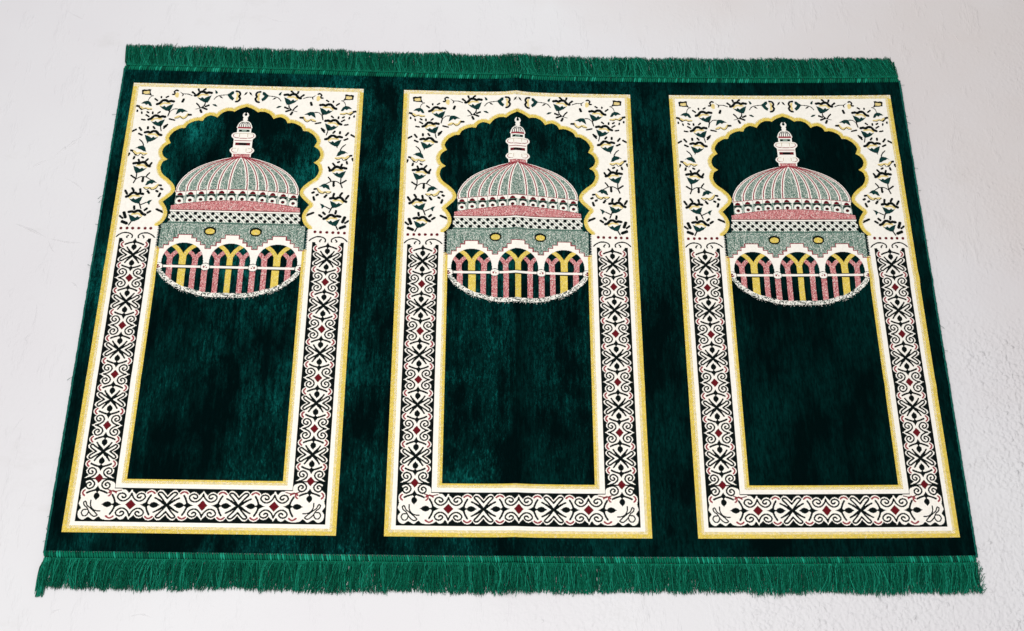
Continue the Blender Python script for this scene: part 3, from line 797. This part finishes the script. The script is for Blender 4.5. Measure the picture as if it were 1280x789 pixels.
# hems and fringes
for s in (-1, 1):
    hem = Tubes(6)
    pitch = 0.0043
    n = int(2 * HX / pitch)
    for k in range(n + 1):
        x = -HX + k * pitch + random.uniform(-.0004, .0004)
        sl = 0.0032 + random.uniform(-.0008, .0008)
        tt = np.linspace(0, 1, 5)
        z = 0.0042 + 0.0022 * np.sin(tt * math.pi)
        y = s * (HY - .0005 + tt * 0.0125)
        hem.add(lay(x + (tt - .5) * sl * (1 if s < 0 else 1) * 1.0, y, z), np.array([.0009, .0018, .0021, .0018, .0009]), random.choice((0, 0, 0, 0, 0, 0, 1, 2)))
    xx = np.linspace(-HX, HX, 500)
    for off, r in ((0.0132, 0.0013), (0.0158, 0.0010)):
        hem.add(lay(xx, s * (HY + off) + 0.0003 * smooth1(xx, 3, 0.005), 0.0052 + 0.0004 * smooth1(xx, 4, 0.004)), r, 0)
    # tape under the stitches
    hem.add(lay(xx, np.full(500, s * (HY + .007)), np.full(500, .0015)), 0.0042, 2)
    hem.build('hem', M_CORD, rug)

    fr = Tubes(3)
    for k in range(900):                            # matted under-layer of the fringe
        x = -HX + .002 + 2 * (HX - .002) * k / 899
        t = np.linspace(0, 1, 4)
        fr.add(lay(x + .004 * (t - .5) * random.gauss(0, 1), s * (HY + .010 + (.036 + random.uniform(-.004, .010)) * t), .0014 - .0006 * t), .0012, random.choice((0, 2, 2)))
    N = 3300
    for layer in range(2):
        for k in range(N):
            x = -HX + 2 * HX * (k + random.random()) / N
            tass = math.floor((x + 2 + 0.002 * smooth1(x, 70, .02)) / 0.0125)
            tr_ = np.random.default_rng(900 + tass + 5000 * layer + (s + 1) * 99)
            t_lean, t_curl, t_len = tr_.normal(0, 0.09), tr_.normal(0, 0.10), tr_.normal(0, 0.0018)
            big_lean = (-0.10 + 0.13 * float(smooth1(x, 81, .35))) if s < 0 else (-0.12 - 0.10 * float(smooth1(x, 83, .4)))
            if s < 0 and x < -0.6: big_lean -= 0.06 * (-0.6 - x) / 0.23
            if s > 0 and x > 0.72: big_lean -= 0.12 * (x - 0.72) / 0.1
            lean = big_lean + t_lean + random.gauss(0, 0.13)
            curl = t_curl + random.gauss(0, 0.12)
            L = 0.0500 + (0.0015 if s > 0 else 0) + 0.0022 * float(smooth1(x, 90 + s, .05)) + t_len + random.gauss(0, .0019)
            if s < 0 and x < -0.815: L += 0.008 * random.random()
            if random.random() < .04: L += random.uniform(-.012, .004)
            t = np.linspace(0, 1, 7)
            px = x + L * (lean * t + curl * np.sin(t * math.pi) * .55 + random.gauss(0, .02) * np.sin(t * 9))
            px = np.clip(px, -HX - (.0015 + .005 * t + random.random() * .002), HX + .000 + random.random() * .002)
            py = s * (HY + 0.0125 + L * t * (1 - .12 * lean * lean))
            arch_ = random.uniform(.4, 1.0)
            pz = (0.0050 - 0.0035 * t) * (1 - .55 * layer) + 0.0045 * (1 - .6 * layer) * arch_ * np.sin(t * math.pi) * (1 if not layer else .4) + 0.0009
            fr.add(lay(px, py, np.minimum(pz, .0119) ), random.uniform(.00042, .0007) * np.array([1, 1, 1, 1, 1, .95, .6]), random.choices((0, 1, 2), (5, 1.7, 3.4))[0])
    if s < 0:                                       # unravelled corner threads
        for _ in range(26):
            y0 = random.uniform(.0, .05); L = random.uniform(.006, .018)
            t = np.linspace(0, 1, 6)
            fr.add(lay(HX - .004 + L * t, s * (HY + .012 + y0 + .006 * np.sin(t * random.uniform(2, 7))), .004 * (1 - t) + .001), .00045, random.choice((0, 1, 2)))
        for _ in range(60):
            t = np.linspace(0, 1, 6); x0 = -HX + random.uniform(0, .012)
            fr.add(lay(x0 - .007 * t + random.gauss(0, .002) * t, s * (HY + .012 + random.uniform(.055, .068) * t), .006 * (1 - t) + .001), .00055, random.choice((0, 1, 2)))
    fr.build('fringe', M_CORD, rug)

# ------------------------------------------------------------------ floor: painted screed with trowel marks
def floor_material():
    m, nt, b, out = mat_new('painted screed')
    tc = nd(nt, 'ShaderNodeTexCoord'); O = tc.outputs['Object']
    big = noise(nt, O, 1.1, 4, 0.6, off=2.0)
    c = ramp(nt, big.outputs[0], 0.35, 0.68, (0.650, 0.620, 0.632, 1), (0.690, 0.676, 0.680, 1))
    # scuffs: faint warm-grey wear
    sc = noise(nt, O, 5, 6, 0.7, sx=1.0, sy=2.2, off=5)
    scm = ramp(nt, sc.outputs[0], 0.60, 0.80)
    mx = nd(nt, 'ShaderNodeMix', data_type='RGBA'); mx.inputs[7].default_value = (0.56, 0.535, 0.52, 1)
    nt.links.new(math_node(nt, 'MULTIPLY', scm, 0.5), mx.inputs[0]); nt.links.new(c, mx.inputs[6])
    # warm, slightly darker tint, patchy, stronger towards the far right
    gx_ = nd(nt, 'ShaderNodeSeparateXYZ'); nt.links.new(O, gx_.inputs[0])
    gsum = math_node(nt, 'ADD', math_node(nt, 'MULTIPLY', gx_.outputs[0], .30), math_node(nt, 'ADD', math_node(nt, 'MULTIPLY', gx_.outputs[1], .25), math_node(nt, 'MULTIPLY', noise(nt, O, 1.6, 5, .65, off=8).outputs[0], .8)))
    warm_tint = ramp(nt, gsum, .55, 1.05)
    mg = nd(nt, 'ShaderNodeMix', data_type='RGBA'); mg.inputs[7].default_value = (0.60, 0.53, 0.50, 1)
    nt.links.new(math_node(nt, 'MULTIPLY', warm_tint, .75), mg.inputs[0]); nt.links.new(mx.outputs[2], mg.inputs[6])
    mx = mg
    # dark pin holes
    vo = nd(nt, 'ShaderNodeTexVoronoi'); vo.inputs['Scale'].default_value = 7
    nt.links.new(O, vo.inputs['Vector'])
    sp = nd(nt, 'ShaderNodeSeparateColor'); nt.links.new(vo.outputs['Color'], sp.inputs[0])
    hole = math_node(nt, 'LESS_THAN', vo.outputs['Distance'], math_node(nt, 'MULTIPLY', math_node(nt, 'POWER', sp.outputs[1], 8), 0.016))
    mx2 = nd(nt, 'ShaderNodeMix', data_type='RGBA'); mx2.inputs[7].default_value = (0.16, 0.15, 0.15, 1)
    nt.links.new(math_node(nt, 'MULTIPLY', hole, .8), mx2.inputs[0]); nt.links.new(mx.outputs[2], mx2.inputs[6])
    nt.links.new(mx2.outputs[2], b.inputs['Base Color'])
    b.inputs['Roughness'].default_value = 0.55
    b.inputs['Specular IOR Level'].default_value = 0.25
    # relief: smooth trowelled on the left, coarse and lumpy to the right
    sep = nd(nt, 'ShaderNodeSeparateXYZ'); nt.links.new(O, sep.inputs[0])
    mr = nd(nt, 'ShaderNodeMapRange'); mr.interpolation_type = 'SMOOTHSTEP'
    mr.inputs[1].default_value = 0.30; mr.inputs[2].default_value = 1.40
    warpx = math_node(nt, 'SUBTRACT', sep.outputs[0], math_node(nt, 'MULTIPLY', sep.outputs[1], 0.9))
    nt.links.new(warpx, mr.inputs[0])
    wob = noise(nt, O, 60, 2, 0.5, off=1)
    wv = nd(nt, 'ShaderNodeVectorMath', operation='SCALE'); wv.inputs['Scale'].default_value = 0.012
    nt.links.new(wob.outputs['Color'], wv.inputs[0])
    wa = nd(nt, 'ShaderNodeVectorMath', operation='ADD'); nt.links.new(O, wa.inputs[0]); nt.links.new(wv.outputs[0], wa.inputs[1])
    grain = nd(nt, 'ShaderNodeTexVoronoi'); grain.feature = 'SMOOTH_F1'; grain.inputs['Scale'].default_value = 135; grain.inputs['Smoothness'].default_value = 0.6
    nt.links.new(wa.outputs[0], grain.inputs['Vector'])
    grain2 = nd(nt, 'ShaderNodeTexVoronoi'); grain2.feature = 'SMOOTH_F1'; grain2.inputs['Scale'].default_value = 82; grain2.inputs['Smoothness'].default_value = 0.5
    nt.links.new(wa.outputs[0], grain2.inputs['Vector'])
    some = nd(nt, 'ShaderNodeSeparateColor'); nt.links.new(grain2.outputs['Color'], some.inputs[0])
    g1 = math_node(nt, 'SUBTRACT', 0.7, grain.outputs['Distance'])
    g2_ = math_node(nt, 'MULTIPLY', math_node(nt, 'SUBTRACT', 0.55, grain2.outputs['Distance'], True), math_node(nt, 'POWER', some.outputs[0], 2))
    lumps = math_node(nt, 'ADD', math_node(nt, 'MULTIPLY', g1, .8), math_node(nt, 'MULTIPLY', g2_, 1.5))
    msk = noise(nt, O, 3.2, 3, 0.6, off=9)
    mk_ = ramp(nt, msk.outputs[0], 0.40, 0.62)
    coarse = math_node(nt, 'MULTIPLY', lumps,
                       math_node(nt, 'ADD', math_node(nt, 'MULTIPLY', math_node(nt, 'MULTIPLY', mr.outputs[0], 1.0), math_node(nt, 'ADD', math_node(nt, 'MULTIPLY', msk.outputs[0], 2.6), -0.7)), math_node(nt, 'MULTIPLY', mk_, 0.10)))
    und = noise(nt, O, 4, 2, 0.5)
    tro = noise(nt, O, 26, 4, 0.65, sx=1.0, sy=0.35, off=6)
    trm = ramp(nt, tro.outputs[0], .56, .72)
    h = math_node(nt, 'ADD', math_node(nt, 'MULTIPLY', coarse, 0.0062), math_node(nt, 'MULTIPLY', und.outputs[0], 0.004))
    h = math_node(nt, 'ADD', h, math_node(nt, 'MULTIPLY', trm, 0.0016))
    bp = nd(nt, 'ShaderNodeBump'); bp.inputs['Strength'].default_value = 0.8; bp.inputs['Distance'].default_value = 1.0
    nt.links.new(h, bp.inputs['Height']); nt.links.new(bp.outputs[0], b.inputs['Normal'])
    return m

M_FLOOR = floor_material()
ft = Tubes(6)
def ridge(pts, r):
    p = catmull([(a, b) for a, b in pts], n=6)
    k = len(p)
    w = 1.9 * r * (0.25 + 0.65 * np.abs(np.sin(np.linspace(0.15, math.pi - .15, k)))) * (1 + .35 * smooth1(np.arange(k), int(abs(pts[0][0]) * 1e4) % 97, 2))
    ft.add(np.c_[p, np.full(k, -r * .5)], w)
for pts, r in [([(-0.9902, 0.2622), (-0.9732, 0.2755), (-0.9556, 0.285)], 0.0012), ([(-0.9414, 0.2965), (-0.9277, 0.3117), (-0.9219, 0.3155)], 0.0018), ([(-0.9232, 0.3136), (-0.9107, 0.327), (-0.8979, 0.3386)], 0.002), ([(-0.9941, 0.1399), (-0.9606, 0.1265), (-0.9266, 0.1096)], 0.0012), ([(-0.9266, 0.1096), (-0.8864, 0.1015), (-0.8551, 0.1003)], 0.0008), ([(-0.9171, 0.2453), (-0.891, 0.2312), (-0.8724, 0.2134)], 0.0007), ([(-0.9256, -0.0786), (-0.9222, -0.0541), (-0.9249, -0.0295)], 0.0008), ([(-0.9275, -0.1109), (-0.9327, -0.0981), (-0.9182, -0.0867)], 0.0007), ([(-0.926, 0.1061), (-0.917, 0.0889), (-0.9091, 0.0787)], 0.0008), ([(-0.8686, 0.018), (-0.8584, 0.0114), (-0.8508, 0.0014)], 0.0007), ([(-1.0463, 0.2907), (-1.0386, 0.2834)], 0.001), ([(-0.9648, 0.341), (-0.9631, 0.36)], 0.0007), ([(-0.97, 0.5243), (-0.9649, 0.5446)], 0.0006), ([(-0.8061, -0.6043), (-0.7992, -0.5963), (-0.7902, -0.5937)], 0.0009), ([(-0.6726, -0.6066), (-0.6529, -0.6013), (-0.6317, -0.6065)], 0.0008), ([(0.9692, 0.6468), (0.9784, 0.6257), (0.9858, 0.6047)], 0.0009), ([(0.8854, 0.3399), (0.8911, 0.3323)], 0.0012), ([(0.982, 0.3225), (0.9869, 0.3111)], 0.0012), ([(1.0432, 0.3664), (1.046, 0.3625)], 0.0016), ([(0.9775, 0.2279), (0.9884, 0.2132)], 0.0008), ([(-0.5518, 0.6502), (-0.5248, 0.6382), (-0.49, 0.6349)], 0.0005), ([(-0.9826, 0.6557), (-0.9544, 0.6397), (-0.9361, 0.6318)], 0.0006), ([(-0.8942, -0.427), (-0.8831, -0.4099), (-0.8807, -0.3913)], 0.0006), ([(-0.9271, -0.2815), (-0.9173, -0.2633), (-0.9101, -0.2542)], 0.0007), ([(0.9491, -0.0722), (0.9557, -0.0888)], 0.0012), ([(-0.0671, -0.5865), (-0.0391, -0.5837)], 0.0005), ([(-0.1513, 0.6437), (-0.1165, 0.6573)], 0.0005)]:
    ridge(pts, r)
S = 6.0
fv = [(-S, -S, 0), (S, -S, 0), (S, S, 0), (-S, S, 0)]
n0 = 4
allv = np.vstack([np.array(fv), np.concatenate(ft.v)])
allf = np.vstack([np.array([[0, 1, 2, 3]]), np.concatenate(ft.f) + n0])
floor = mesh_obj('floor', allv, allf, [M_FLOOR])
floor['kind'] = 'structure'

# ------------------------------------------------------------------ camera
cam = bpy.data.cameras.new('camera')
cam.sensor_width = 36
cam.lens = 36 * 1234.308 / 1280
cam.clip_start = 0.05; cam.clip_end = 100
co = bpy.data.objects.new('camera', cam)
co.location = (-0.07182, -0.72668, 1.7951)
co.rotation_euler = (0.36438, -0.03381, -0.00004)
col_root.objects.link(co)
scene.camera = co

# ------------------------------------------------------------------ light: soft light all round, two added area lights out of view
w = bpy.data.worlds.new('World'); scene.world = w; w.use_nodes = True
bg = w.node_tree.nodes['Background']
bg.inputs[0].default_value = (0.97, 0.98, 1.0, 1)
bg.inputs[1].default_value = 0.46
def area(name, loc, target, size, energy, colr):
    l = bpy.data.lights.new(name, 'AREA'); l.shape = 'RECTANGLE'
    l.size, l.size_y = size; l.energy = energy; l.color = colr
    o = bpy.data.objects.new(name, l); o.location = loc
    d = np.array(target) - np.array(loc)
    from mathutils import Vector
    o.rotation_euler = Vector(d.tolist()).to_track_quat('-Z', 'Y').to_euler()
    col_root.objects.link(o)
area('front_fill_light', (-0.45, -1.5, 2.7), (-0.05, -0.1, 0), (1.6, 1.3), 61, (1.0, 0.99, 0.985))  # unseen broad area light, added above the front left for general illumination
area('far_sheen_light', (-0.40, 2.0, 2.7), (0, 0.2, 0), (2.3, 0.14), 40, (0.96, 0.99, 1.0))  # added unseen strip light beyond the far end, shaped for the velvet sheen

scene.view_settings.view_transform = 'Standard'
scene.view_settings.look = 'None'
scene.view_settings.exposure = 0.0
scene.view_settings.gamma = 1.0
